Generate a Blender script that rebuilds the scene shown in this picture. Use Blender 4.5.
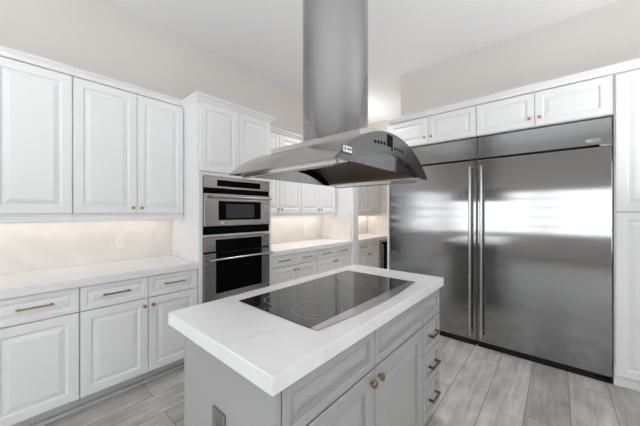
import bpy, bmesh, math, random
from mathutils import Vector, Matrix
random.seed(7)
S = bpy.context.scene
for o in list(bpy.data.objects):
    bpy.data.objects.remove(o, do_unlink=True)
PI = math.pi

# ------------------------------------------------------------------ camera
cam = bpy.data.cameras.new('camera')
cam.sensor_width = 36.0
cam.lens = 272.0 / 640.0 * 36.0
cam.shift_y = -1.0 / 640.0
cam.clip_start = 0.02
camo = bpy.data.objects.new('camera', cam)
S.collection.objects.link(camo)
camo.location = (0, 0, 1.35)
camo.rotation_euler = (PI / 2, 0, math.radians(41.0))
S.camera = camo

# ------------------------------------------------------------------ world, light, exposure
S.view_settings.view_transform = 'Standard'
S.view_settings.look = 'None'
S.view_settings.gamma = 1.0
S.view_settings.use_curve_mapping = False
S.view_settings.exposure = -0.07
W = bpy.data.worlds.new('overcast_sky')
S.world = W
W.use_nodes = True
W.node_tree.nodes['Background'].inputs['Color'].default_value = (0.97, 0.985, 1.0, 1)
W.node_tree.nodes['Background'].inputs['Strength'].default_value = 5.2


def area(name, loc, rot, sx, sy, power, col=(1, 1, 1), parent=None):
    l = bpy.data.lights.new(name, 'AREA')
    l.shape = 'RECTANGLE'
    l.size, l.size_y = sx, sy
    l.energy = power
    l.color = col
    o = bpy.data.objects.new(name, l)
    S.collection.objects.link(o)
    o.location = loc
    o.rotation_euler = rot
    if parent:
        o.parent = parent
    return o


# soft lights bounced off the ceiling around the camera, clear of the view
area('bounce_light_rear', (0.2, -0.5, 1.42), (PI, 0, 0), 1.6, 1.2, 26, (0.975, 0.985, 1.0))
area('bounce_light_right', (1.35, 2.0, 1.42), (PI, 0, 0), 1.0, 1.4, 38, (0.975, 0.985, 1.0))
area('bounce_light_left', (-1.5, -0.9, 1.42), (PI, 0, 0), 1.0, 1.2, 12, (0.975, 0.985, 1.0))
area('fill_light_passage', (-2.55, 4.2, 2.42), (PI, 0, 0), 0.25, 1.0, 5, (1.0, 0.98, 0.95))  # added uplight on the cabinet tops, brightens the passage ceiling

# ------------------------------------------------------------------ materials
def new_mat(name):
    m = bpy.data.materials.new(name)
    m.use_nodes = True
    nt = m.node_tree
    return m, nt, nt.nodes['Principled BSDF']


def simple(name, col, rough=0.5, metal=0.0, noise=0.0, bump=0.0, scale=30.0):
    m, nt, b = new_mat(name)
    b.inputs['Roughness'].default_value = rough
    b.inputs['Metallic'].default_value = metal
    b.inputs['Base Color'].default_value = (*col, 1)
    if noise or bump:
        tc = nt.nodes.new('ShaderNodeTexCoord')
        n = nt.nodes.new('ShaderNodeTexNoise')
        n.inputs['Scale'].default_value = scale
        n.inputs['Detail'].default_value = 3
        nt.links.new(tc.outputs['Object'], n.inputs['Vector'])
        if noise:
            r = nt.nodes.new('ShaderNodeMapRange')
            r.inputs['To Min'].default_value = 1 - noise
            r.inputs['To Max'].default_value = 1 + noise
            nt.links.new(n.outputs['Fac'], r.inputs['Value'])
            mx = nt.nodes.new('ShaderNodeVectorMath')
            mx.operation = 'SCALE'
            mx.inputs[0].default_value = col
            nt.links.new(r.outputs['Result'], mx.inputs['Scale'])
            nt.links.new(mx.outputs['Vector'], b.inputs['Base Color'])
        if bump:
            bp = nt.nodes.new('ShaderNodeBump')
            bp.inputs['Strength'].default_value = bump
            bp.inputs['Distance'].default_value = 0.002
            nt.links.new(n.outputs['Fac'], bp.inputs['Height'])
            nt.links.new(bp.outputs['Normal'], b.inputs['Normal'])
    return m


def stone(name, base, vein, rough, scale, amount, spread=0.05):
    m, nt, b = new_mat(name)
    tc = nt.nodes.new('ShaderNodeTexCoord')
    mp = nt.nodes.new('ShaderNodeMapping')
    mp.inputs['Rotation'].default_value = (0.5, 0.4, 0.6)
    nt.links.new(tc.outputs['Object'], mp.inputs['Vector'])
    n = nt.nodes.new('ShaderNodeTexNoise')
    n.inputs['Scale'].default_value = scale
    n.inputs['Detail'].default_value = 5
    n.inputs['Distortion'].default_value = 1.2
    nt.links.new(mp.outputs['Vector'], n.inputs['Vector'])
    # veins where the noise passes through its middle value
    s = nt.nodes.new('ShaderNodeMath'); s.operation = 'SUBTRACT'; s.inputs[1].default_value = 0.5
    a = nt.nodes.new('ShaderNodeMath'); a.operation = 'ABSOLUTE'
    r = nt.nodes.new('ShaderNodeMapRange')
    r.inputs['From Min'].default_value = 0.0
    r.inputs['From Max'].default_value = spread
    r.inputs['To Min'].default_value = amount
    r.inputs['To Max'].default_value = 0.0
    nt.links.new(n.outputs['Fac'], s.inputs[0])
    nt.links.new(s.outputs[0], a.inputs[0])
    nt.links.new(a.outputs[0], r.inputs['Value'])
    mx = nt.nodes.new('ShaderNodeMix'); mx.data_type = 'RGBA'
    mx.inputs['A'].default_value = (*base, 1)
    mx.inputs['B'].default_value = (*vein, 1)
    nt.links.new(r.outputs['Result'], mx.inputs['Factor'])
    nt.links.new(mx.outputs['Result'], b.inputs['Base Color'])
    b.inputs['Roughness'].default_value = rough
    return m


def steel(name, col, rough, stretch, wave=0.0, wave_scale=(1, 1, 1), fine=0.02, aniso=0.0, turn=0.0):
    """brushed stainless: fine streaks (stretch = object-space scales) and a gentle dent of the sheet"""
    m, nt, b = new_mat(name)
    b.inputs['Metallic'].default_value = 1.0
    b.inputs['Base Color'].default_value = (*col, 1)
    tc = nt.nodes.new('ShaderNodeTexCoord')
    mp = nt.nodes.new('ShaderNodeMapping')
    mp.inputs['Scale'].default_value = stretch
    nt.links.new(tc.outputs['Object'], mp.inputs['Vector'])
    n = nt.nodes.new('ShaderNodeTexNoise')
    n.inputs['Scale'].default_value = 1.0
    n.inputs['Detail'].default_value = 2
    nt.links.new(mp.outputs['Vector'], n.inputs['Vector'])
    r = nt.nodes.new('ShaderNodeMapRange')
    r.inputs['To Min'].default_value = rough * 0.8
    r.inputs['To Max'].default_value = rough * 1.2
    nt.links.new(n.outputs['Fac'], r.inputs['Value'])
    nt.links.new(r.outputs['Result'], b.inputs['Roughness'])
    bp = nt.nodes.new('ShaderNodeBump')
    bp.inputs['Strength'].default_value = fine
    bp.inputs['Distance'].default_value = 0.001
    nt.links.new(n.outputs['Fac'], bp.inputs['Height'])
    last = bp
    if aniso:
        tg = nt.nodes.new('ShaderNodeCombineXYZ')     # the sheet's brush direction
        tg.inputs['X'].default_value = 1.0
        b.inputs['Anisotropic'].default_value = aniso
        b.inputs['Anisotropic Rotation'].default_value = turn
        nt.links.new(tg.outputs['Vector'], b.inputs['Tangent'])
    if wave:
        mp2 = nt.nodes.new('ShaderNodeMapping')
        mp2.inputs['Scale'].default_value = wave_scale
        nt.links.new(tc.outputs['Object'], mp2.inputs['Vector'])
        n2 = nt.nodes.new('ShaderNodeTexNoise')
        n2.inputs['Scale'].default_value = 1.0
        n2.inputs['Detail'].default_value = 0.5
        nt.links.new(mp2.outputs['Vector'], n2.inputs['Vector'])
        b2 = nt.nodes.new('ShaderNodeBump')
        b2.inputs['Strength'].default_value = wave
        b2.inputs['Distance'].default_value = 0.02
        nt.links.new(n2.outputs['Fac'], b2.inputs['Height'])
        nt.links.new(bp.outputs['Normal'], b2.inputs['Normal'])
        last = b2
    nt.links.new(last.outputs['Normal'], b.inputs['Normal'])
    return m


def thin_glass(name, tint, gloss):
    m = bpy.data.materials.new(name)
    m.use_nodes = True
    nt = m.node_tree
    nt.nodes.clear()
    out = nt.nodes.new('ShaderNodeOutputMaterial')
    t = nt.nodes.new('ShaderNodeBsdfTransparent')
    t.inputs['Color'].default_value = (*tint, 1)
    g = nt.nodes.new('ShaderNodeBsdfGlossy')
    g.inputs['Roughness'].default_value = 0.03
    mx = nt.nodes.new('ShaderNodeMixShader')
    fr = nt.nodes.new('ShaderNodeLayerWeight')
    fr.inputs['Blend'].default_value = 0.25
    r = nt.nodes.new('ShaderNodeMapRange')
    r.inputs['To Min'].default_value = gloss
    r.inputs['To Max'].default_value = 0.5
    nt.links.new(fr.outputs['Fresnel'], r.inputs['Value'])
    nt.links.new(r.outputs['Result'], mx.inputs['Fac'])
    nt.links.new(t.outputs[0], mx.inputs[1])
    nt.links.new(g.outputs[0], mx.inputs[2])
    nt.links.new(mx.outputs[0], out.inputs['Surface'])
    return m


def plank_floor():
    m, nt, b = new_mat('grey_oak_planks')
    L = nt.links.new
    tc = nt.nodes.new('ShaderNodeTexCoord')
    mp = nt.nodes.new('ShaderNodeMapping')
    mp.inputs['Rotation'].default_value = (0, 0, PI / 2)
    mp.inputs['Location'].default_value = (0.35, 0.05 + 0.23 * 40, 0)
    L(tc.outputs['Object'], mp.inputs['Vector'])
    br = nt.nodes.new('ShaderNodeTexBrick')
    br.offset = 0.37
    br.offset_frequency = 3
    br.inputs['Scale'].default_value = 1.0
    br.inputs['Brick Width'].default_value = 4.2
    br.inputs['Row Height'].default_value = 0.23
    br.inputs['Mortar Size'].default_value = 0.003
    br.inputs['Mortar Smooth'].default_value = 0.3
    br.inputs['Color1'].default_value = (0.0, 0.0, 0.0, 1)
    br.inputs['Color2'].default_value = (1, 1, 1, 1)
    br.inputs['Mortar'].default_value = (0.5, 0.5, 0.5, 1)
    L(mp.outputs['Vector'], br.inputs['Vector'])
    # grain: noise stretched along the plank and shifted from plank to plank
    sh = nt.nodes.new('ShaderNodeVectorMath'); sh.operation = 'SCALE'
    sh.inputs['Scale'].default_value = 7.0
    L(br.outputs['Color'], sh.inputs[0])
    ad = nt.nodes.new('ShaderNodeVectorMath'); ad.operation = 'ADD'
    L(tc.outputs['Object'], ad.inputs[0]); L(sh.outputs['Vector'], ad.inputs[1])
    g1m = nt.nodes.new('ShaderNodeMapping'); g1m.inputs['Scale'].default_value = (26, 1.8, 1)
    L(ad.outputs['Vector'], g1m.inputs['Vector'])
    g1 = nt.nodes.new('ShaderNodeTexNoise')
    g1.inputs['Scale'].default_value = 1; g1.inputs['Detail'].default_value = 6
    g1.inputs['Roughness'].default_value = 0.65; g1.inputs['Distortion'].default_value = 0.6
    L(g1m.outputs['Vector'], g1.inputs['Vector'])
    g2m = nt.nodes.new('ShaderNodeMapping'); g2m.inputs['Scale'].default_value = (8, 4.5, 1)
    L(ad.outputs['Vector'], g2m.inputs['Vector'])
    g2 = nt.nodes.new('ShaderNodeTexNoise')
    g2.inputs['Scale'].default_value = 1; g2.inputs['Detail'].default_value = 4
    L(g2m.outputs['Vector'], g2.inputs['Vector'])
    def rng(src, a, b_, lo=0.25, hi=0.75):
        r = nt.nodes.new('ShaderNodeMapRange')
        r.inputs['From Min'].default_value = lo; r.inputs['From Max'].default_value = hi
        r.inputs['To Min'].default_value = a; r.inputs['To Max'].default_value = b_
        L(src, r.inputs['Value']); return r.outputs['Result']
    def mul(x, y):
        k = nt.nodes.new('ShaderNodeMath'); k.operation = 'MULTIPLY'; L(x, k.inputs[0]); L(y, k.inputs[1]); return k.outputs[0]
    v = mul(rng(g1.outputs['Fac'], 0.70, 1.3), rng(g2.outputs['Fac'], 0.72, 1.26))
    v = mul(v, rng(br.outputs['Color'], 0.74, 1.14, 0, 1))
    v = mul(v, rng(br.outputs['Fac'], 1.0, 0.45, 0, 1))
    sc = nt.nodes.new('ShaderNodeVectorMath'); sc.operation = 'SCALE'
    sc.inputs[0].default_value = (0.44, 0.426, 0.412)
    L(v, sc.inputs['Scale'])
    L(sc.outputs['Vector'], b.inputs['Base Color'])
    b.inputs['Roughness'].default_value = 0.42
    bp = nt.nodes.new('ShaderNodeBump'); bp.inputs['Strength'].default_value = 0.15; bp.inputs['Distance'].default_value = 0.002
    L(g1.outputs['Fac'], bp.inputs['Height']); L(bp.outputs['Normal'], b.inputs['Normal'])
    return m


M = dict(
    white=simple('white_cabinet_paint', (0.80, 0.80, 0.803), 0.36, bump=0.03, scale=60),
    grey=simple('grey_cabinet_paint', (0.365, 0.365, 0.362), 0.34, bump=0.03, scale=60),
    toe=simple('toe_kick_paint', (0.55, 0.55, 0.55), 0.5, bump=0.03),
    wall=simple('warm_greige_wall_paint', (0.70, 0.665, 0.635), 0.75, bump=0.06, scale=120),
    ceiling=simple('white_ceiling_paint', (0.90, 0.90, 0.905), 0.8, bump=0.05, scale=120),
    quartz=stone('white_quartz', (0.79, 0.79, 0.793), (0.66, 0.655, 0.65), 0.2, 1.1, 0.32, 0.03),
    splash=stone('veined_white_slab', (0.78, 0.755, 0.74), (0.62, 0.585, 0.555), 0.25, 0.9, 0.26, 0.045),
    brass=simple('champagne_bronze', (0.38, 0.26, 0.155), 0.3, 1.0, noise=0.1, scale=40),
    bronze=simple('dark_bronze', (0.20, 0.125, 0.085), 0.38, 1.0, noise=0.1, scale=40),
    fridge=steel('fridge_stainless', (0.31, 0.312, 0.315), 0.11, (60, 4, 2), 0.09, (0.8, 1, 1.5), 0.0, 0.95, 0.0),
    grille=steel('grille_stainless', (0.30, 0.302, 0.305), 0.13, (60, 4, 2), 0.10, (1.2, 1, 6), 0.0, 0.95, 0.0),
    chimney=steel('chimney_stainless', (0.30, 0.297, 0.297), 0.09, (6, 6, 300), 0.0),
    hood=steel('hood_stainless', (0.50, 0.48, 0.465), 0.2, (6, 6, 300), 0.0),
    flange=steel('hood_flange_lit_stainless', (0.74, 0.72, 0.70), 0.25, (300, 6, 6), 0.0),  # lighter than the hood: the counter's reflected brightness is put into the colour
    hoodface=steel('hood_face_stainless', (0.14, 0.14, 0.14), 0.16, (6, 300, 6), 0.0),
    oven=steel('oven_stainless', (0.36, 0.335, 0.315), 0.26, (4, 4, 500), 0.0),
    chrome=simple('polished_steel', (0.52, 0.52, 0.52), 0.16, 1.0, noise=0.04, scale=20),
    filter=simple('brown_filter_metal', (0.075, 0.048, 0.033), 0.38, 0.8, noise=0.15, scale=90),
    black=simple('black_enamel', (0.004, 0.004, 0.004), 0.25, noise=0.1, scale=20),
    dark=simple('matte_black', (0.02, 0.02, 0.02), 0.6, noise=0.1, scale=20),
    blackglass=simple('black_oven_glass', (0.003, 0.003, 0.0032), 0.05, noise=0.1, scale=5),
    ovenwin=simple('oven_window_glass', (0.05, 0.052, 0.056), 0.1, noise=0.1, scale=5),
    ceramic=simple('black_ceramic_glass', (0.012, 0.012, 0.013), 0.04, noise=0.1, scale=5),
    ring=simple('printed_grey_ring', (0.2, 0.2, 0.2), 0.3, noise=0.05),
    navy=simple('navy_print', (0.02, 0.045, 0.085), 0.3, noise=0.1),
    display=simple('dark_blue_display', (0.005, 0.007, 0.012), 0.3, noise=0.1),
    plastic=simple('white_plastic', (0.82, 0.80, 0.78), 0.35, noise=0.02),
    slate=simple('slate_grey_plate', (0.20, 0.20, 0.19), 0.4, 0.3, noise=0.08),
    frame=simple('white_window_paint', (0.75, 0.75, 0.75), 0.5, noise=0.02),
    smoked=thin_glass('smoked_glass', (0.66, 0.68, 0.68), 0.08),
    pane=thin_glass('clear_pane', (0.96, 0.97, 0.97), 0.03),
    floor=plank_floor(),
)
for k in ('blackglass', 'ovenwin', 'black', 'display', 'dark'):
    M[k].node_tree.nodes['Principled BSDF'].inputs['Specular IOR Level'].default_value = 0.02
m, nt, b = new_mat('warm_led_strip')
b.inputs['Emission Color'].default_value = (1.0, 0.86, 0.70, 1)
b.inputs['Emission Strength'].default_value = 3
M['led'] = m

# ------------------------------------------------------------------ mesh helpers
WORLD = {}


class MB:
    """collects shapes given in world coordinates into one mesh"""
    def __init__(s):
        s.bm = bmesh.new()

    def box(s, x0, x1, y0, y1, z0, z1, bevel=0.0):
        r = bmesh.ops.create_cube(s.bm, size=1.0)
        vs = r['verts']
        for v in vs:
            v.co = Vector(((x0 + x1) / 2 + v.co.x * (x1 - x0), (y0 + y1) / 2 + v.co.y * (y1 - y0), (z0 + z1) / 2 + v.co.z * (z1 - z0)))
        if bevel:
            es = {e for v in vs for e in v.link_edges}
            bmesh.ops.bevel(s.bm, geom=list(es), offset=bevel, segments=2, profile=0.5, affect='EDGES')
        return s

    def face(s, pts):
        s.bm.faces.new([s.bm.verts.new(p) for p in pts])
        return s

    def rings(s, loops, cap0=True, cap1=True, closed=False):
        vv = [[s.bm.verts.new(p) for p in l] for l in loops]
        n = len(vv[0])
        pairs = list(zip(vv, vv[1:])) + ([(vv[-1], vv[0])] if closed else [])
        for a, b_ in pairs:
            for i in range(n):
                j = (i + 1) % n
                s.bm.faces.new((a[i], a[j], b_[j], b_[i]))
        if not closed:
            if cap0: s.bm.faces.new(vv[0][::-1])
            if cap1: s.bm.faces.new(vv[-1])
        return s

    def tube(s, pts, r, seg=10, closed=False):
        pts = [Vector(p) for p in pts]
        loops = []
        n = len(pts)
        up = None
        for i, p in enumerate(pts):
            if closed:
                t = (pts[(i + 1) % n] - pts[i - 1]).normalized()
            else:
                t = (pts[min(i + 1, n - 1)] - pts[max(i - 1, 0)]).normalized()
            if up is None:
                up = Vector((0, 0, 1)) if abs(t.z) < 0.9 else Vector((1, 0, 0))
            u = t.cross(up).normalized()
            w = u.cross(t).normalized()
            up = w
            loops.append([p + r * (math.cos(2 * PI * k / seg) * u + math.sin(2 * PI * k / seg) * w) for k in range(seg)])
        return s.rings(loops, closed=closed)

    def lathe(s, base, axis, prof, seg=20):
        base = Vector(base); axis = Vector(axis).normalized()
        u = axis.orthogonal().normalized(); w = axis.cross(u)
        loops = [[base + axis * h + r * (math.cos(2 * PI * k / seg) * u + math.sin(2 * PI * k / seg) * w) for k in range(seg)] for (h, r) in prof]
        return s.rings(loops)

    def prism(s, poly, axis, a0, a1):
        """poly = list of 2-D points; axis 'x': (y,z) extruded in x, 'z': (x,y) extruded in z, 'y': (x,z) extruded in y"""
        def P(p, a):
            return (a, p[0], p[1]) if axis == 'x' else ((p[0], p[1], a) if axis == 'z' else (p[0], a, p[1]))
        return s.rings([[P(p, a0) for p in poly], [P(p, a1) for p in poly]])

    def build(s, name, mat, parent=None, smooth=False):
        bm = s.bm
        bmesh.ops.recalc_face_normals(bm, faces=bm.faces)
        xs = [v.co for v in bm.verts]
        c = Vector(((min(v.x for v in xs) + max(v.x for v in xs)) / 2, (min(v.y for v in xs) + max(v.y for v in xs)) / 2, min(v.z for v in xs)))
        for v in bm.verts:
            v.co -= c
        me = bpy.data.meshes.new(name)
        bm.to_mesh(me)
        bm.free()
        me.materials.append(mat)
        if smooth:
            for p in me.polygons:
                p.use_smooth = True
            try:
                me.set_sharp_from_angle(angle=math.radians(35))
            except Exception:
                pass
        o = bpy.data.objects.new(name, me)
        S.collection.objects.link(o)
        if parent is not None:
            o.parent = parent
            o.location = c - WORLD[parent.name]
        else:
            o.location = c
        WORLD[o.name] = c
        return o


def tag(o, label, cat, group=None, kind=None):
    o['label'] = label
    o['category'] = cat
    if group: o['group'] = group
    if kind: o['kind'] = kind
    return o


def thing(name, label, cat, loc, group=None):
    o = bpy.data.objects.new(name, None)
    o.empty_display_size = 0.1
    S.collection.objects.link(o)
    o.location = loc
    WORLD[o.name] = Vector(loc)
    return tag(o, label, cat, group)


def struct(name, mb, mat, label, cat):
    return tag(mb.build(name, mat), label, cat, kind='structure')


# local frames: 'px' looks towards +X (a runs along Y), 'ny' looks towards -Y (a runs along X)
def L2W(o, face, a, b_, c):
    return Vector((face + c, a, b_)) if o == 'px' else Vector((a, face - c, b_))


def raised(o, face, a0, a1, z0, z1, stile=0.060, rise=0.026, thick=0.02, depth=0.009):
    """a raised-panel front: flat frame, ogee down to a groove, bevel up to the raised field"""
    mb = MB()
    prof = [(0, -thick), (0, -0.003), (0.003, 0), (stile - 0.006, 0), (stile, -0.003), (stile + 0.004, -depth),
            (stile + 0.011, -depth), (stile + 0.011 + rise, -0.0015), (stile + 0.014 + rise, -0.0010)]
    lim = min(a1 - a0, z1 - z0) / 2 - 0.004
    prof = [(min(i, lim), c) for i, c in prof]
    loops = [[L2W(o, face, a0 + i, z0 + i, c), L2W(o, face, a1 - i, z0 + i, c), L2W(o, face, a1 - i, z1 - i, c), L2W(o, face, a0 + i, z1 - i, c)] for i, c in prof]
    return mb.rings(loops)


def knob(o, face, a, z, mat, parent, r=0.0145):
    ax = (1, 0, 0) if o == 'px' else (0, -1, 0)
    k = MB().lathe(L2W(o, face, a, z, -0.001), ax, [(0, 0.009), (0.002, 0.009), (0.004, 0.0055), (0.012, 0.0055), (0.0145, r * 0.75), (0.018, r * 0.97), (0.022, r), (0.026, r * 0.9), (0.0285, r * 0.65), (0.0295, r * 0.3)], 20)
    return k.build('knob', mat, parent, True)


def pull(o, face, a0, a1, z, mat, parent, t=0.006, out=0.03):
    mb = MB()
    def bx(A0, A1, B0, B1, C0, C1, bev):
        if o == 'px': mb.box(face + C0, face + C1, A0, A1, B0, B1, bev)
        else: mb.box(A0, A1, face - C1, face - C0, B0, B1, bev)
    bx(a0, a1, z - t, z + t, out - 0.009, out, 0.0022)
    for a in (a0 + 0.012, a1 - 0.012):
        bx(a - 0.005, a + 0.005, z - 0.005, z + 0.005, -0.001, out - 0.008, 0)
    return mb.build('handle', mat, parent)


# ------------------------------------------------------------------ dimensions
XW, XB = -2.96, -2.94          # left wall plane, face of the backsplash
XF = -2.37                     # faces of the left base doors
XU = -2.65                     # faces of the left upper doors
ZC = 3.17                      # ceiling
YEND = 4.90
XR, YR = 3.2, -4.2             # right wall and the wall behind the camera

# ------------------------------------------------------------------ room shell
struct('floor', MB().box(XW - 0.1, XR + 0.1, YR - 0.1, YEND + 0.1, -0.1, 0), M['floor'], 'grey wood plank floor of the kitchen', 'floor')
struct('ceiling', MB().box(XW - 0.1, XR + 0.1, YR - 0.1, YEND + 0.1, ZC, ZC + 0.1), M['ceiling'], 'smooth white ceiling above the kitchen', 'ceiling')
struct('wall_end', MB().box(XW, -1.47, YEND, YEND + 0.1, 0, ZC), M['wall'], 'end wall of the pantry passage beyond the refrigerators', 'wall')
struct('wall_partition', MB().box(XW, -2.335, 3.455, 3.60, 0, ZC), M['white'], 'narrow white wall stub between the two far cabinet runs', 'wall')
struct('wall_passage', MB().box(-1.57, -1.47, 3.80, YEND, 0, ZC), M['wall'], 'passage wall behind the left refrigerator', 'wall')
struct('wall_back', MB().box(-1.57, XR, 3.80, 3.90, 0, ZC), M['wall'], 'back wall behind the refrigerators', 'wall')
struct('wall_bulkhead', MB().box(-1.57, XR, 3.46, 3.80, 2.425, ZC), M['wall'], 'greige wall bulkhead above the refrigerator cabinets', 'wall')

def wall_with_openings(name, axis, p0, p1, u0, u1, openings, label):
    """axis 'y': wall normal to y spanning x; axis 'x': wall normal to x spanning y; openings share z range"""
    mb = MB()
    z0, z1 = openings[0][2], openings[0][3]
    def bx(a, b_, c, d):
        if axis == 'y': mb.box(a, b_, p0, p1, c, d)
        else: mb.box(p0, p1, a, b_, c, d)
    bx(u0, u1, 0, z0); bx(u0, u1, z1, ZC)
    cur = u0
    for (a, b_, _, _) in openings:
        bx(cur, a, z0, z1); cur = b_
    bx(cur, u1, z0, z1)
    return struct(name, mb, M['wall'], label, 'wall')

OPF = [(-2.85, -0.35, 0.62, 2.02), (-0.25, 2.35, 0.62, 2.02)]
OPR = [(-3.4, -1.3, 0.62, 2.3), (-0.9, 1.2, 0.62, 2.3)]
OPL = [(-3.9, -1.0, 0.62, 2.02)]
wall_with_openings('wall_left', 'x', XW - 0.1, XW, YR, YEND + 0.1, OPL, 'greige painted wall above the long run of white cabinets')
wall_with_openings('wall_front', 'y', YR - 0.1, YR, XW, XR, OPF, 'wall with wide windows behind the camera')
wall_with_openings('wall_right', 'x', XR, XR + 0.1, YR, 3.9, OPR, 'right wall with windows beside the camera')

def window(n, axis, p, u0, u1, z0, z1, rows, cols):
    mb = MB()
    def bx(m_, a, b_, c, d, t):
        if axis == 'y': m_.box(a, b_, p - t, p + t, c, d)
        else: m_.box(p - t, p + t, a, b_, c, d)
    e = 0.002
    bx(mb, u0 + e, u0 + .06, z0 + e, z1 - e, .03); bx(mb, u1 - .06, u1 - e, z0 + e, z1 - e, .03)
    bx(mb, u0 + .06, u1 - .06, z0 + e, z0 + .06, .03); bx(mb, u0 + .06, u1 - .06, z1 - .06, z1 - e, .03)
    for i in range(1, cols):
        u = u0 + (u1 - u0) * i / cols
        bx(mb, u - .025, u + .025, z0 + .06, z1 - .06, .022)
    for i in range(1, rows):
        z = z0 + (z1 - z0) * i / rows
        bx(mb, u0 + .06, u1 - .06, z - .014, z + .014, .018)
    w = struct('window_%d' % n, mb, M['frame'], 'white framed window %s' % ('behind the camera' if axis == 'y' else 'in the right wall' if p > 0 else 'in the left wall behind the camera'), 'window')
    g = MB(); bx(g, u0 + .06, u1 - .06, z0 + .06, z1 - .06, .003)
    g.build('pane', M['pane'], w)
    return w

window(1, 'y', YR - 0.05, *OPF[0], 5, 2)
window(2, 'y', YR - 0.05, *OPF[1], 5, 2)
window(3, 'x', XR + 0.05, *OPR[0], 4, 2)
window(5, 'x', XW - 0.05, *OPL[0], 5, 2)
window(4, 'x', XR + 0.05, *OPR[1], 4, 2)

# ------------------------------------------------------------------ left-side cabinet runs
def base_cabinet(label, y0, y1, bays, zd=0.69, xb=XB, pulls=True, doors_knob=None):
    t = thing('base_cabinet', label, 'cabinet', ((XW + XF) / 2, (y0 + y1) / 2, 0), 'white base cabinets')
    MB().box(XW + .002, XF - 0.022, y0, y1, 0.115, 0.859).build('body', M['white'], t)
    MB().box(XW + .03, XF - 0.115, y0, y1, 0, 0.115).build('toe_kick', M['toe'], t)
    MB().box(XF - 0.113, XF - 0.085, y0, y1, 0, 0.02).build('shoe_molding', M['toe'], t)
    n = len(bays)
    for i, (a, b_) in enumerate(bays):
        d = raised('px', XF, a + 0.002, b_ - 0.002, zd + 0.003, 0.853, 0.036, 0.018, depth=0.007).build('drawer', M['white'], t)
        c = (a + b_) / 2
        pull('px', XF, c - 0.081, c + 0.081, (zd + 0.853) / 2 + 0.008, M['brass'], d, 0.005)
        d = raised('px', XF, a + 0.002, b_ - 0.002, 0.12, zd - 0.003).build('door', M['white'], t)
        k = b_ - 0.03 if i % 2 == 0 else a + 0.03
        knob('px', XF, k, zd - 0.055, M['brass'], d, 0.0135)
    return t

def upper_cabinet(label, y0, y1, bays, ztop=2.335, zb=1.335):
    t = thing('wall_cabinet', label, 'cabinet', ((XW + XU) / 2, (y0 + y1) / 2, zb - 0.057), 'white upper cabinets on the left wall')
    MB().box(XW + .002, XU - 0.022, y0, y1, zb, ztop + 0.01).build('body', M['white'], t)
    # light rail: a small cove moulding closing the bottom edge
    pr = [(XU - 0.03, zb - 0.001), (XU + 0.004, zb - 0.001), (XU + 0.004, zb - 0.008), (XU - 0.002, zb - 0.016), (XU - 0.004, zb - 0.04), (XU + 0.002, zb - 0.05), (XU - 0.002, zb - 0.057), (XU - 0.03, zb - 0.057)]
    MB().prism(pr, 'y', y0, y1).build('light_rail', M['white'], t)
    cr = [(XU - 0.045, ztop + 0.006), (XU + 0.002, ztop + 0.006), (XU + 0.006, ztop + 0.014), (XU + 0.012, ztop + 0.03), (XU + 0.024, ztop + 0.042), (XU + 0.03, ztop + 0.045), (XU + 0.03, ztop + 0.058), (XU - 0.045, ztop + 0.058)]
    MB().prism(cr, 'y', y0, y1).build('crown_molding', M['white'], t)
    for i, (a, b_) in enumerate(bays):
        d = raised('px', XU, a + 0.002, b_ - 0.002, zb + 0.002, ztop).build('door', M['white'], t)
        k = b_ - 0.031 if i % 2 == 0 else a + 0.031
        knob('px', XU, k, zb + 0.05, M['brass'], d, 0.0125)
    return t

def counter(label, y0, y1, x1=-2.345):
    return tag(MB().box(XB - .018, x1, y0, y1, 0.8595, 0.914, 0.003).build('countertop', M['quartz']), label, 'countertop', 'white quartz countertops along the left wall')

def led(label, y0, y1, power):
    t = thing('under_cabinet_light', label, 'light', ((XU - .18), (y0 + y1) / 2, 1.322), 'warm light strips under the upper cabinets')
    MB().box(XU - .195, XU - .165, y0 + .02, y1 - .02, 1.325, 1.334, 0.001).build('housing', M['plastic'], t)
    MB().box(XU - .19, XU - .17, y0 + .03, y1 - .03, 1.322, 1.325).build('diffuser', M['led'], t)
    a = area('under_cabinet_lamp', (0, 0, -0.004), (0, 0, 0), 0.03, (y1 - y0) - .08, power, (1.0, 0.87, 0.72), t)
    return t

# near run
base_cabinet('white base cabinet nearest the camera, cut off by the left edge', -0.49, 0.3135, [(-0.49, -0.089), (-0.089, 0.3135)])
base_cabinet('white base cabinet with paired knobs just left of the wall ovens', 0.3145, 1.092, [(0.3145, 0.714), (0.714, 1.092)])
counter('white countertop left of the wall ovens', -0.49, 1.094)
upper_cabinet('white upper cabinet nearest the camera, cut off by the left edge', -0.49, 0.3125, [(-0.49, -0.089), (-0.089, 0.3125)])
upper_cabinet('white two-door upper cabinet just left of the oven tower', 0.3135, 1.092, [(0.3135, 0.715), (0.715, 1.092)])
led('light strip under the upper cabinets left of the oven tower', -0.45, 1.06, 1.1)
tag(MB().box(XW + .001, XB, -0.49, 1.094, 0.9145, 1.334).build('backsplash', M['splash']), 'veined stone backsplash left of the oven tower', 'backsplash')

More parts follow.
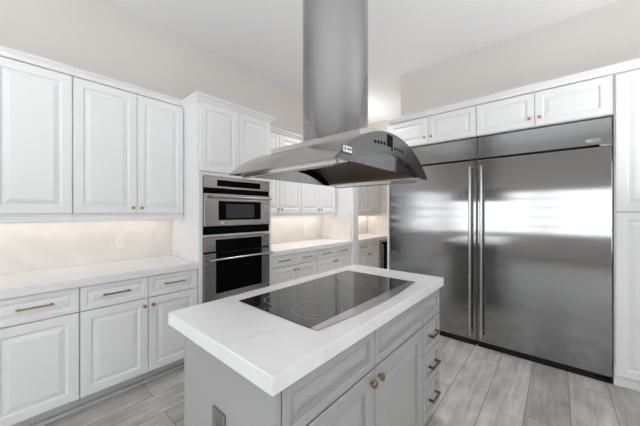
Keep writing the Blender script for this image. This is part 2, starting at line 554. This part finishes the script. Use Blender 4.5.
# oven tower
Y0, Y1 = 1.096, 1.893
t = thing('oven_cabinet', 'tall white cabinet holding the two built-in ovens', 'cabinet', ((XW - 2.35) / 2, (Y0 + Y1) / 2, 0))
XT = -2.35
mb = MB()
mb.box(XW + .002, XT - .02, Y0, Y0 + .03, 0.11, 2.345); mb.box(XW + .002, XT - .02, Y1 - .022, Y1, 0.11, 2.345)
mb.box(XW + .002, XT - .02, Y0 + .03, Y1 - .022, 1.70, 2.345); mb.box(XW + .002, XT - .02, Y0 + .03, Y1 - .022, 0.11, 0.42)
mb.box(XW + .002, XW + .02, Y0 + .03, Y1 - .022, 0.42, 1.70)
mb.build('body', M['white'], t)
mb = MB()   # face frame around the ovens
mb.box(XT - .02, XT, Y0, 1.130, 0.42, 1.6795, 0.001); mb.box(XT - .02, XT, 1.851, Y1, 0.42, 1.6795, 0.001)
mb.box(XT - .02, XT, Y0, Y1, 1.680, 1.705, 0.001); mb.box(XT - .02, XT, 1.1305, 1.8505, 1.127, 1.143, 0.001); mb.box(XT - .02, XT, Y0, Y1, 0.11, 0.4195, 0.001)
mb.build('face_frame', M['white'], t)
raised('px', XT + .02, Y0 + .03, Y1 - .03, 0.13, 0.40, 0.05).build('drawer', M['white'], t)
for (a, b_) in ((Y0 + .012, 1.4935), (1.4965, Y1 - .012)):
    raised('px', XT + .002, a, b_, 1.712, 2.325, 0.058).build('door', M['white'], t)
MB().box(XW + .03, XT - .10, Y0 + .01, Y1 - .01, 0, 0.11).build('toe_kick', M['toe'], t)
# crown with a return along the side
prof = [(0, 2.325), (0.004, 2.325), (0.010, 2.34), (0.022, 2.358), (0.034, 2.366), (0.034, 2.384), (0, 2.384)]
mb = MB()
loops = []
for p, (dx, dy) in (((XU, Y0), (0, -1)), ((XT, Y0), (1, -1)), ((XT, Y1), (1, 1)), ((XU, Y1), (0, 1))):
    loops.append([(p[0] + dx * d, p[1] + dy * d, z) for d, z in prof])
mb.rings(loops)
mb.box(XU - .05, XT, Y0, Y1, 2.346, 2.384)
mb.build('crown_molding', M['white'], t)

# built-in microwave
mw = thing('microwave_oven', 'upper built-in stainless oven with black display, shorter of the two', 'oven', (-2.5, 1.49, 1.145))
A, B = 1.132, 1.849
MB().box(-2.80, -2.345, A + .01, B - .01, 1.150, 1.672).build('body', M['dark'], mw)
cp = MB().box(-2.344, -2.328, A, B, 1.567, 1.677, 0.002).build('control_panel', M['oven'], mw)
MB().box(-2.3285, -2.3255, 1.253, 1.730, 1.585, 1.644, 0.001).build('display', M['blackglass'], cp)
MB().box(-2.344, -2.334, A, B, 1.518, 1.566).build('vent', M['black'], mw)
dr = MB().box(-2.344, -2.322, A, B, 1.222, 1.517, 0.003).build('door', M['oven'], mw)
w = MB().box(-2.3225, -2.3205, 1.263, 1.732, 1.275, 1.452, 0.0008).build('window', M['blackglass'], dr)
MB().box(-2.3207, -2.3192, 1.338, 1.650, 1.294, 1.425, 0.0004).build('inner_pane', M['ovenwin'], w)
mb = MB().tube([(-2.285, 1.18, 1.486), (-2.285, 1.842, 1.486)], 0.0095, 12)
for yy in (1.20, 1.822): mb.tube([(-2.324, yy, 1.486), (-2.285, yy, 1.486)], 0.007, 8)
mb.build('handle', M['oven'], dr, True)
MB().box(-2.3225, -2.3195, 1.285, 1.315, 1.238, 1.262, 0.001).build('badge', M['chrome'], dr)
MB().box(-2.344, -2.334, A, B, 1.146, 1.221).build('vent', M['black'], mw)

# built-in wall oven
ov = thing('wall_oven', 'lower built-in stainless oven with large black glass door', 'oven', (-2.5, 1.49, 0.42))
MB().box(-2.90, -2.345, A + .01, B - .01, 0.425, 1.120).build('body', M['dark'], ov)
cp = MB().box(-2.344, -2.328, A, B, 0.992, 1.124, 0.002).build('control_panel', M['oven'], ov)
MB().box(-2.3285, -2.3262, 1.239, 1.745, 0.992, 1.098, 0.0008).build('display', M['blackglass'], cp)
MB().box(-2.344, -2.334, A, B, 0.978, 0.991).build('vent', M['black'], ov)
dr = MB().box(-2.344, -2.322, A, B, 0.45, 0.977, 0.003).build('door', M['oven'], ov)
MB().box(-2.3225, -2.3205, 1.239, 1.745, 0.610, 0.976, 0.0008).build('window', M['blackglass'], dr)
mb = MB().tube([(-2.270, 1.16, 0.925), (-2.270, 1.85, 0.925)], 0.0085, 12)
for yy in (1.19, 1.82): mb.tube([(-2.324, yy, 0.925), (-2.270, yy, 0.925)], 0.007, 8)
mb.build('handle', M['chrome'], dr, True)
MB().box(-2.344, -2.334, A, B, 0.424, 0.449).build('vent', M['black'], ov)

# middle run
yb = [1.900, 2.283, 2.667, 3.050, 3.434]
base_cabinet('white base cabinet just beyond the wall ovens', yb[0], yb[2] - .002, [(yb[0], yb[1]), (yb[1], yb[2] - .002)], 0.715)
base_cabinet('white base cabinet beside the narrow wall stub', yb[2] + .002, yb[4], [(yb[2] + .002, yb[3]), (yb[3], yb[4])], 0.715)
MB_f = MB().box(XF - .03, XF - .005, yb[4] + .001, 3.453, 0.115, 0.858).build('filler_strip', M['white'])
tag(MB_f, 'thin white filler strip between base cabinet and wall stub', 'filler strip')
counter('white countertop between the oven tower and the wall stub', 1.896, 3.452)
yu = [1.900, 2.268, 2.655, 3.042, 3.428]
upper_cabinet('white upper cabinet just beyond the oven tower', yu[0], yu[2] - .002, [(yu[0], yu[1]), (yu[1], yu[2] - .002)])
upper_cabinet('white upper cabinet beside the narrow wall stub', yu[2] + .002, yu[4], [(yu[2] + .002, yu[3]), (yu[3], yu[4])])
led('light strip under the upper cabinets beyond the oven tower', 1.94, 3.40, 1.7)
tag(MB().box(XW + .001, XB, 1.896, 3.435, 0.9145, 1.334).build('backsplash', M['splash']), 'veined stone backsplash between oven tower and wall stub', 'backsplash')
tag(MB().box(XB - .015, -2.36, 3.436, 3.4545, 0.9145, 1.334).build('backsplash', M['splash']), 'stone slab lining the side of the wall stub', 'backsplash')

# far run in the passage
base_cabinet('small white base cabinet in the passage beyond the wall stub', 3.625, 4.33, [(3.625, 3.978), (3.978, 4.33)], 0.70)
counter('white countertop in the passage beyond the wall stub', 3.602, 4.898, -2.335)
upper_cabinet('white upper cabinet in the passage nearer the wall stub', 3.604, 4.252, [(3.604, 3.927), (3.927, 4.252)])
upper_cabinet('white upper cabinet at the far end of the passage', 4.256, 4.896, [(4.256, 4.560), (4.560, 4.896)])
led('light strip under the far passage cabinets', 3.65, 4.86, 2.2)
tag(MB().box(XW + .001, XB, 3.602, 4.879, 0.9145, 1.334).build('backsplash', M['splash']), 'veined stone backsplash in the far passage', 'backsplash')
tag(MB().box(XB - .015, -2.36, 4.880, 4.899, 0.9145, 1.334).build('backsplash', M['splash']), 'stone slab on the end wall of the passage', 'backsplash')
wc = thing('wine_cooler', 'dark glass under-counter cooler half hidden by the refrigerator', 'wine cooler', (-2.6, 4.61, 0))
MB().box(XW + .05, XF - .025, 4.337, 4.893, 0.08, 0.852).build('body', M['dark'], wc)
MB().box(XW + .1, XF - .08, 4.35, 4.88, 0, 0.08).build('kick_plate', M['dark'], wc)
d = MB().box(XF - .024, XF + .004, 4.337, 4.893, 0.10, 0.855, 0.003).build('door', M['oven'], wc)
MB().box(XF + .0035, XF + .0055, 4.40, 4.83, 0.16, 0.81, 0.0005).build('window', M['blackglass'], d)
mb = MB().tube([(XF + .045, 4.375, 0.2), (XF + .045, 4.375, 0.78)], 0.008, 10)
for zz in (0.23, 0.75): mb.tube([(XF + .002, 4.375, zz), (XF + .045, 4.375, zz)], 0.006, 8)
mb.build('handle', M['chrome'], d, True)

# added fill lights hidden behind the chimney, to brighten the far run and passage
cl = thing('ceiling_fill_light', 'round fill light added in the ceiling over the aisle, unseen behind the hood chimney', 'light', (-2.0, 2.8, ZC - .012))
MB().lathe((-2.0, 2.8, ZC - .012), (0, 0, 1), [(0, 0.085), (0.004, 0.095), (0.012, 0.095)], 32).build('trim_ring', M['plastic'], cl, True)
MB().lathe((-2.0, 2.8, ZC - .014), (0, 0, 1), [(0, 0.07), (0.0021, 0.07)], 32).build('diffuser', M['led'], cl)
area('aisle_fill_lamp', (0, 0, -0.006), (0, 0, 0), 0.12, 0.12, 12, (1.0, 0.98, 0.95), cl).data.spread = math.radians(105)

c2 = thing('ceiling_fill_light', 'round fill light added in the ceiling of the passage, unseen beyond the wall stub', 'light', (-2.43, 3.80, ZC - .012))  # second added fill light, for the passage
MB().lathe((-2.43, 3.80, ZC - .012), (0, 0, 1), [(0, 0.085), (0.004, 0.095), (0.012, 0.095)], 32).build('trim_ring', M['plastic'], c2, True)
MB().lathe((-2.43, 3.80, ZC - .014), (0, 0, 1), [(0, 0.07), (0.0021, 0.07)], 32).build('diffuser', M['led'], c2)
area('passage_fill_lamp', (0, 0, -0.006), (0, 0, 0), 0.12, 0.12, 4.5, (1.0, 0.98, 0.95), c2).data.spread = math.radians(105)

# wall outlets on the backsplash
def outlet(label, y, z, mat):
    t = thing('wall_outlet', label, 'outlet', (XB, y, z - .058))
    MB().box(XB, XB + .007, y - .037, y + .037, z - .058, z + .058, 0.002).build('cover_plate', mat, t)
    r = MB().box(XB + .0068, XB + .0095, y - .017, y + .017, z - .034, z + .034, 0.0008).build('receptacle', mat, t)
    for zz in (-.018, .018):
        for yy in (-.006, .006):
            MB().box(XB + .0093, XB + .0098, y + yy - .001, y + yy + .001, z + zz - .004, z + zz + .004).build('slot', M['dark'], r)
outlet('white outlet on the backsplash left of the oven tower', 0.662, 1.082, M['plastic'])
outlet('pale outlet on the backsplash beyond the oven tower', 3.02, 1.06, M['plastic'])

# ------------------------------------------------------------------ refrigerator wall
YF, YC = 3.10, 3.085
def fridge(label, x0, x1, hside, badge):
    t = thing('refrigerator', label, 'refrigerator', ((x0 + x1) / 2, 3.4, 0), 'tall built-in stainless refrigerators')
    MB().box(x0 + .004, x1 - .004, YF + .055, 3.76, 0.0555, 2.10).build('body', M['dark'], t)
    MB().box(x0 + .01, x1 - .01, YF + .012, 3.74, 0, 0.055).build('kick_plate', M['dark'], t)  # kick plate set nearly flush, its black also stands in for shadow under the door
    d = MB().box(x0 + .003, x1 - .003, YF, YF + .05, 0.056, 1.870, 0.005).build('door', M['fridge'], t)
    g = MB().box(x0 + .003, x1 - .003, YF + .004, YF + .05, 1.888, 2.098, 0.004).build('grille_panel', M['grille'], t)
    hx = x1 - .051 if hside == 'r' else x0 + .045
    mb = MB().tube([(hx, YF - .058, 0.11), (hx, YF - .058, 1.805)], 0.0125, 14)
    mb.build('handle', M['chrome'], d, True)
    mb = MB()
    for zz in (0.16, 1.755): mb.tube([(hx, YF + .002, zz), (hx, YF - .056, zz)], 0.009, 10)
    mb.build('handle_post', M['chrome'], d, True)
    if badge:
        pr = []
        cx, cz = 0.222, 1.926
        for k in range(24):
            a = 2 * PI * k / 24
            pr.append((cx + math.copysign(abs(math.cos(a)) ** 0.5, math.cos(a)) * 0.044, cz + math.copysign(abs(math.sin(a)) ** 0.6, math.sin(a)) * 0.0145))
        bd = MB().prism(pr, 'y', YF - .003, YF + .005).build('badge', M['chrome'], g)
        MB().box(cx - .004, cx + .036, YF - .0045, YF - .0025, cz - .007, cz + .007, 0.0005).build('badge_inlay', M['slate'], bd)
        MB().box(x1 - .075, x1 - .003, YF - .004, YF + .02, 1.872, 1.886, 0.002).build('hinge', M['chrome'], t)
        MB().box(x1 - .10, x1 - .01, YF + .012, YF + .04, 0.022, 0.042, 0.003).build('hinge', M['chrome'], t)
    return t
fridge('left of the two built-in stainless refrigerators, partly behind the hood', -1.553, -0.606, 'r', False)
fridge('right of the two built-in stainless refrigerators, with badge on top panel', -0.602, 0.334, 'l', True)
tag(MB().box(-0.6055, -0.6025, YF + .004, YF + .05, 0.05, 2.10).build('trim_strip', M['slate']), 'dark narrow strip between the two refrigerators', 'trim strip')

def fridge_cabinet(label, x0, x1, mid, xr):
    t = thing('wall_cabinet', label, 'cabinet', ((x0 + x1) / 2, 3.4, 2.115), 'white cabinets above the refrigerators')
    MB().box(x0, x1, YC + .022, 3.455, 2.113, 2.424).build('body', M['white'], t)
    for a, b_, k in ((x0 + .002, mid - .002, mid - .036), (mid + .002, xr, mid + .036)):
        d = raised('ny', YC, a, b_, 2.118, 2.415, 0.056, 0.028).build('door', M['white'], t)
        knob('ny', YC, k, 2.187, M['brass'], d, 0.0135)
    cr = [(YC + .04, 2.4245), (YC - .002, 2.4245), (YC - .006, 2.432), (YC - .012, 2.448), (YC - .026, 2.466), (YC - .03, 2.470), (YC - .03, 2.484), (YC + .04, 2.484)]
    MB().prism(cr, 'x', x0, x1).build('crown_molding', M['white'], t)
    return t
fridge_cabinet('short two-door cabinet above the left refrigerator', -1.558, -0.6085, -1.083, -0.612)
c = fridge_cabinet('short two-door cabinet above the right refrigerator', -0.6065, 0.336, -0.147, 0.316)
ep = MB().box(-1.578, -1.5595, YC, 3.79, 0, 2.424).build('end_panel', M['white'])
tag(ep, 'tall white side panel at the left of the refrigerators', 'end panel')

# tall pantry cabinets right of the refrigerators
def pantry(label, x0, x1):
    t = thing('pantry_cabinet', label, 'cabinet', ((x0 + x1) / 2, 3.4, 0), 'tall white pantry cabinets')
    MB().box(x0, x1, YC + .022, 3.455, 0.085, 2.424).build('body', M['white'], t)
    MB().box(x0, x1, YC + .03, 3.455, 0, 0.085).build('toe_kick', M['white'], t)
    for z0, z1 in ((0.088, 1.346), (1.352, 2.410)):
        raised('ny', YC, x0 + .008, x1 - .003, z0, z1, 0.062).build('door', M['white'], t)
    cr = [(YC + .04, 2.4245), (YC - .002, 2.4245), (YC - .006, 2.432), (YC - .012, 2.448), (YC - .026, 2.466), (YC - .03, 2.470), (YC - .03, 2.484), (YC + .04, 2.484)]
    MB().prism(cr, 'x', x0, x1).build('crown_molding', M['white'], t)
pantry('tall white pantry cabinet beside the right refrigerator, cut off by the right edge', 0.338, 0.80)
pantry('tall white pantry cabinet further right along the wall', 0.802, 1.27)

# ------------------------------------------------------------------ island
IX0, IX1, IY0, IY1 = -1.185, -0.605, 0.490, 1.885
isl = thing('island_cabinet', 'grey painted island cabinet under the cooktop counter', 'cabinet', ((IX0 + IX1) / 2, (IY0 + IY1) / 2, 0))
MB().box(IX0 + .018, IX1, IY0 + .02, IY1, 0.095, 0.859).build('body', M['grey'], isl)
MB().box(IX0 + .03, IX1 - .055, IY0 + .03, IY1 - .02, 0, 0.095).build('toe_kick', M['toe'], isl)
MB().box(IX0, IX1 + .017, IY0, IY0 + .018, 0, 0.859, 0.001).build('end_panel', M['grey'], isl)
MB().box(IX0, IX0 + .017, IY0 + .0195, IY1, 0, 0.859, 0.001).build('back_panel', M['grey'], isl)
XI = IX1 + .02
ya, yb_, yc, yd, ye = 0.5125, 1.033, 1.580, 1.590, 1.883
for a, b_ in ((ya, yb_ - .005), (yb_, yc)):
    raised('px', XI, a, b_, 0.688, 0.845, 0.034, 0.026, depth=0.016).build('drawer', M['grey'], isl)
for a, b_, k in ((ya, yb_ - .005, yb_ - .036), (yb_, yc, yb_ + .030)):
    d = raised('px', XI, a, b_, 0.105, 0.679, 0.066, 0.036, depth=0.016).build('door', M['grey'], isl)
    knob('px', XI, k, 0.638, M['brass'], d, 0.0165)
for z0, z1, hd in ((0.688, 0.845, 0), (0.505, 0.681, 1), (0.306, 0.499, 1), (0.105, 0.300, 1)):
    d = raised('px', XI, yd, ye, z0, z1, 0.036, 0.026, depth=0.015).build('drawer', M['grey'], isl)
    if hd:
        c = (yd + ye) / 2
        pull('px', XI, c - 0.066, c + 0.066, (z0 + z1) / 2 + 0.006, M['bronze'], d, 0.0062, 0.034)
tag(MB().box(-1.275, -0.566, 0.460, 1.905, 0.8598, 0.914, 0.003).build('countertop', M['quartz']), 'thick white quartz slab on the grey island', 'countertop')

ot = thing('wall_outlet', 'dark grey outlet plate on the end of the grey island', 'outlet', (-0.893, IY0, 0.535))
MB().box(-0.934, -0.852, IY0 - .007, IY0, 0.537, 0.655, 0.002).build('cover_plate', M['slate'], ot)
for zz in (0.574, 0.618):
    r = MB().box(-0.911, -0.875, IY0 - .0095, IY0 - .0068, zz - .017, zz + .017, 0.001).build('receptacle', M['slate'], ot)
    for xx in (-0.900, -0.886):
        MB().box(xx - .0015, xx + .0015, IY0 - .0100, IY0 - .0093, zz - .004, zz + .008).build('slot', M['dark'], r)
    MB().box(-0.8955, -0.8905, IY0 - .0100, IY0 - .0093, zz - .012, zz - .007).build('slot', M['dark'], r)

# cooktop
ck = thing('cooktop', 'black glass induction cooktop set into the island counter', 'cooktop', (-0.91, 1.2, 0.914))
CX0, CX1, CY0, CY1 = -1.170, -0.690, 0.742, 1.655
gl = MB().box(CX0, CX1, CY0, CY1, 0.9142, 0.9185, 0.001).build('glass_top', M['ceramic'], ck)
poly = [(CX1 + .0005, CY0), (CX1 + .0005, CY1)]
for i in range(17):
    s = 1 - i / 16
    y = CY0 + (CY1 - CY0) * s
    poly.append((CX1 + 0.032 + 0.030 * math.sin(PI * s), y))
MB().prism(poly, 'z', 0.9142, 0.9195).build('front_trim', M['hood'], ck)
def ring(cx, cy, r, w=0.003):
    mb = MB()
    n = 48
    inn = [(cx + (r - w) * math.cos(2 * PI * k / n), cy + (r - w) * math.sin(2 * PI * k / n)) for k in range(n)]
    out = [(cx + r * math.cos(2 * PI * k / n), cy + r * math.sin(2 * PI * k / n)) for k in range(n)]
    vi = [mb.bm.verts.new((*p, 0.91875)) for p in inn]; vo = [mb.bm.verts.new((*p, 0.91875)) for p in out]
    vi2 = [mb.bm.verts.new((*p, 0.9184)) for p in inn]; vo2 = [mb.bm.verts.new((*p, 0.9184)) for p in out]
    for k in range(n):
        j = (k + 1) % n
        mb.bm.faces.new((vi[k], vi[j], vo[j], vo[k]))
        mb.bm.faces.new((vo[k], vo[j], vo2[j], vo2[k]))
        mb.bm.faces.new((vi2[k], vi2[j], vi[j], vi[k]))
    mb.build('burner_ring', M['ring'], ck)
ring(-1.035, 0.885, 0.075)
ring(-0.80, 0.905, 0.112); ring(-0.80, 0.905, 0.075)
ring(-1.03, 1.20, 0.09)
ring(-0.82, 1.44, 0.085); ring(-1.04, 1.49, 0.075)

# ------------------------------------------------------------------ island range hood
HX0, HX1, HY0, HY1, HZ, HP = -1.231, -0.570, 0.728, 1.591, 1.535, 1.705
hd = thing('range_hood', 'arched stainless island range hood hanging over the cooktop', 'range hood', (-0.90, 1.16, HZ))
def arc(y0, y1, z0, peak, n=48):
    c = (y1 - y0) / 2; s = peak - z0; R = (c * c + s * s) / (2 * s); ym = (y0 + y1) / 2
    a = math.asin(c / R)
    if s > c: a = PI - a
    return [(ym + R * math.sin(-a + 2 * a * i / n), peak - R + R * math.cos(-a + 2 * a * i / n)) for i in range(n + 1)]
outer = arc(HY0, HY1, HZ, HP)
inner = arc(HY0 + .012, HY1 - .012, HZ, HP - .010)
# canopy shell with the bottom flanges
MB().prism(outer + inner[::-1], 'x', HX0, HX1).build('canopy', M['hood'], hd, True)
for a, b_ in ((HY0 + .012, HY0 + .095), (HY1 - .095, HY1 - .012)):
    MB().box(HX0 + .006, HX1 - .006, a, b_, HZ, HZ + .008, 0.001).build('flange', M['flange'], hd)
cut = arc(0.835, 1.465, HZ + .001, 1.612)
for nm, x0, x1, mat in (('front_panel', HX1 + .0005, HX1 + .009, M['hoodface']), ('back_panel', HX0 - .009, HX0 - .0005, M['hoodface'])):
    mb = MB()
    n = len(outer)
    grid = []
    for x in (x0, x1):
        grid.append(([mb.bm.verts.new((x, *p)) for p in outer], [mb.bm.verts.new((x, *p)) for p in cut]))
    for i in range(n - 1):
        for (o_, c_) in grid: mb.bm.faces.new((o_[i], o_[i + 1], c_[i + 1], c_[i]))
        for k in (0, 1): mb.bm.faces.new((grid[0][k][i], grid[0][k][i + 1], grid[1][k][i + 1], grid[1][k][i]))
    for i in (0, n - 1):
        mb.bm.faces.new((grid[0][0][i], grid[0][1][i], grid[1][1][i], grid[1][0][i]))
    pn = mb.build(nm, mat, hd)
    MB().prism(cut, 'x', x0 + .003, x0 + .006).build('glass_panel', M['smoked'], pn)
    if nm == 'front_panel':
        fp = pn
# dark edge trim inside both cutouts
for x in (HX0 + .012, HX1 - .014):
    MB().tube([(x, *p) for p in arc(0.835, 1.465, HZ + .006, 1.610, 24)], 0.008, 8).build('cutout_trim', M['black'], hd, True)
# brown filter vault, with a mesh of small ribs
fl_o = arc(HY0 + .097, HY1 - .097, HZ + .006, 1.650, 24)
fl_i = arc(HY0 + .107, HY1 - .107, HZ + .006, 1.644, 24)
MB().prism(fl_o + fl_i[::-1], 'x', HX0 + .03, HX1 - .03).build('filter', M['filter'], hd, True)
# low raised collar under the chimney
_c = (HY1 - HY0) / 2; _s = HP - HZ; RH = (_c * _c + _s * _s) / (2 * _s); YM = (HY0 + HY1) / 2
def sector(r, half, n=32):
    aa = math.asin(half / r)
    return [(YM + r * math.sin(-aa + 2 * aa * i / n), HP - RH + r * math.cos(-aa + 2 * aa * i / n)) for i in range(n + 1)]
so, si = sector(RH + 0.022, 0.215), sector(RH - 0.004, 0.215)
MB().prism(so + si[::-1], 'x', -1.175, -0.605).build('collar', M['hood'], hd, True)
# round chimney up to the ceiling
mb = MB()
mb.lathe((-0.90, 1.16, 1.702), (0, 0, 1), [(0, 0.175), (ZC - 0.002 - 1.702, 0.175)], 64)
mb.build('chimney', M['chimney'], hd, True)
# thin rails hanging under the long edges
def rail(y, x0, x1):
    z = HZ - .012
    MB().tube([(x0, y, HZ + .002), (x0 + .006, y, z + .004), (x0 + .025, y, z), (x1 - .025, y, z), (x1 - .006, y, z + .004), (x1, y, HZ + .002)], 0.0045, 8).build('rail', M['chrome'], hd, True)
rail(HY0 + .06, HX0 + .02, HX1 - .03)
rail(HY1 - .04, HX0 + .02, HX1 - .02)
# controls on the front panel
XP = HX1 + .009
def plate(name, y0, y1, z0, z1, mat, par, out=0.0015, lift=0.0):
    return MB().box(XP - .0005 + lift, XP + out + lift, y0, y1, z0, z1).build(name, mat, par)
plate('display', 1.095, 1.147, 1.640, 1.692, M['display'], fp)
for y, z in ((0.992, 1.640), (1.018, 1.643), (1.044, 1.645), (1.070, 1.646)):
    plate('button', y - .0065, y + .0065, z - .006, z + .006, M['black'], fp)
for y, z in ((1.142, 1.632), (1.172, 1.642), (1.196, 1.642), (1.222, 1.642), (1.248, 1.640)):
    plate('button', y - .0055, y + .0055, z - .005, z + .005, M['black'], fp)
bd = plate('badge', 0.760, 0.822, 1.556, 1.588, M['navy'], fp)
plate('badge_field', 0.766, 0.819, 1.562, 1.584, M['plastic'], bd, 0.0007, 0.0015)
for y0, y1, z0, z1 in ((0.774, 0.780, 1.567, 1.580), (0.788, 0.816, 1.571, 1.577)):
    plate('badge_mark', y0, y1, z0, z1, M['navy'], bd, 0.0006, 0.0022)
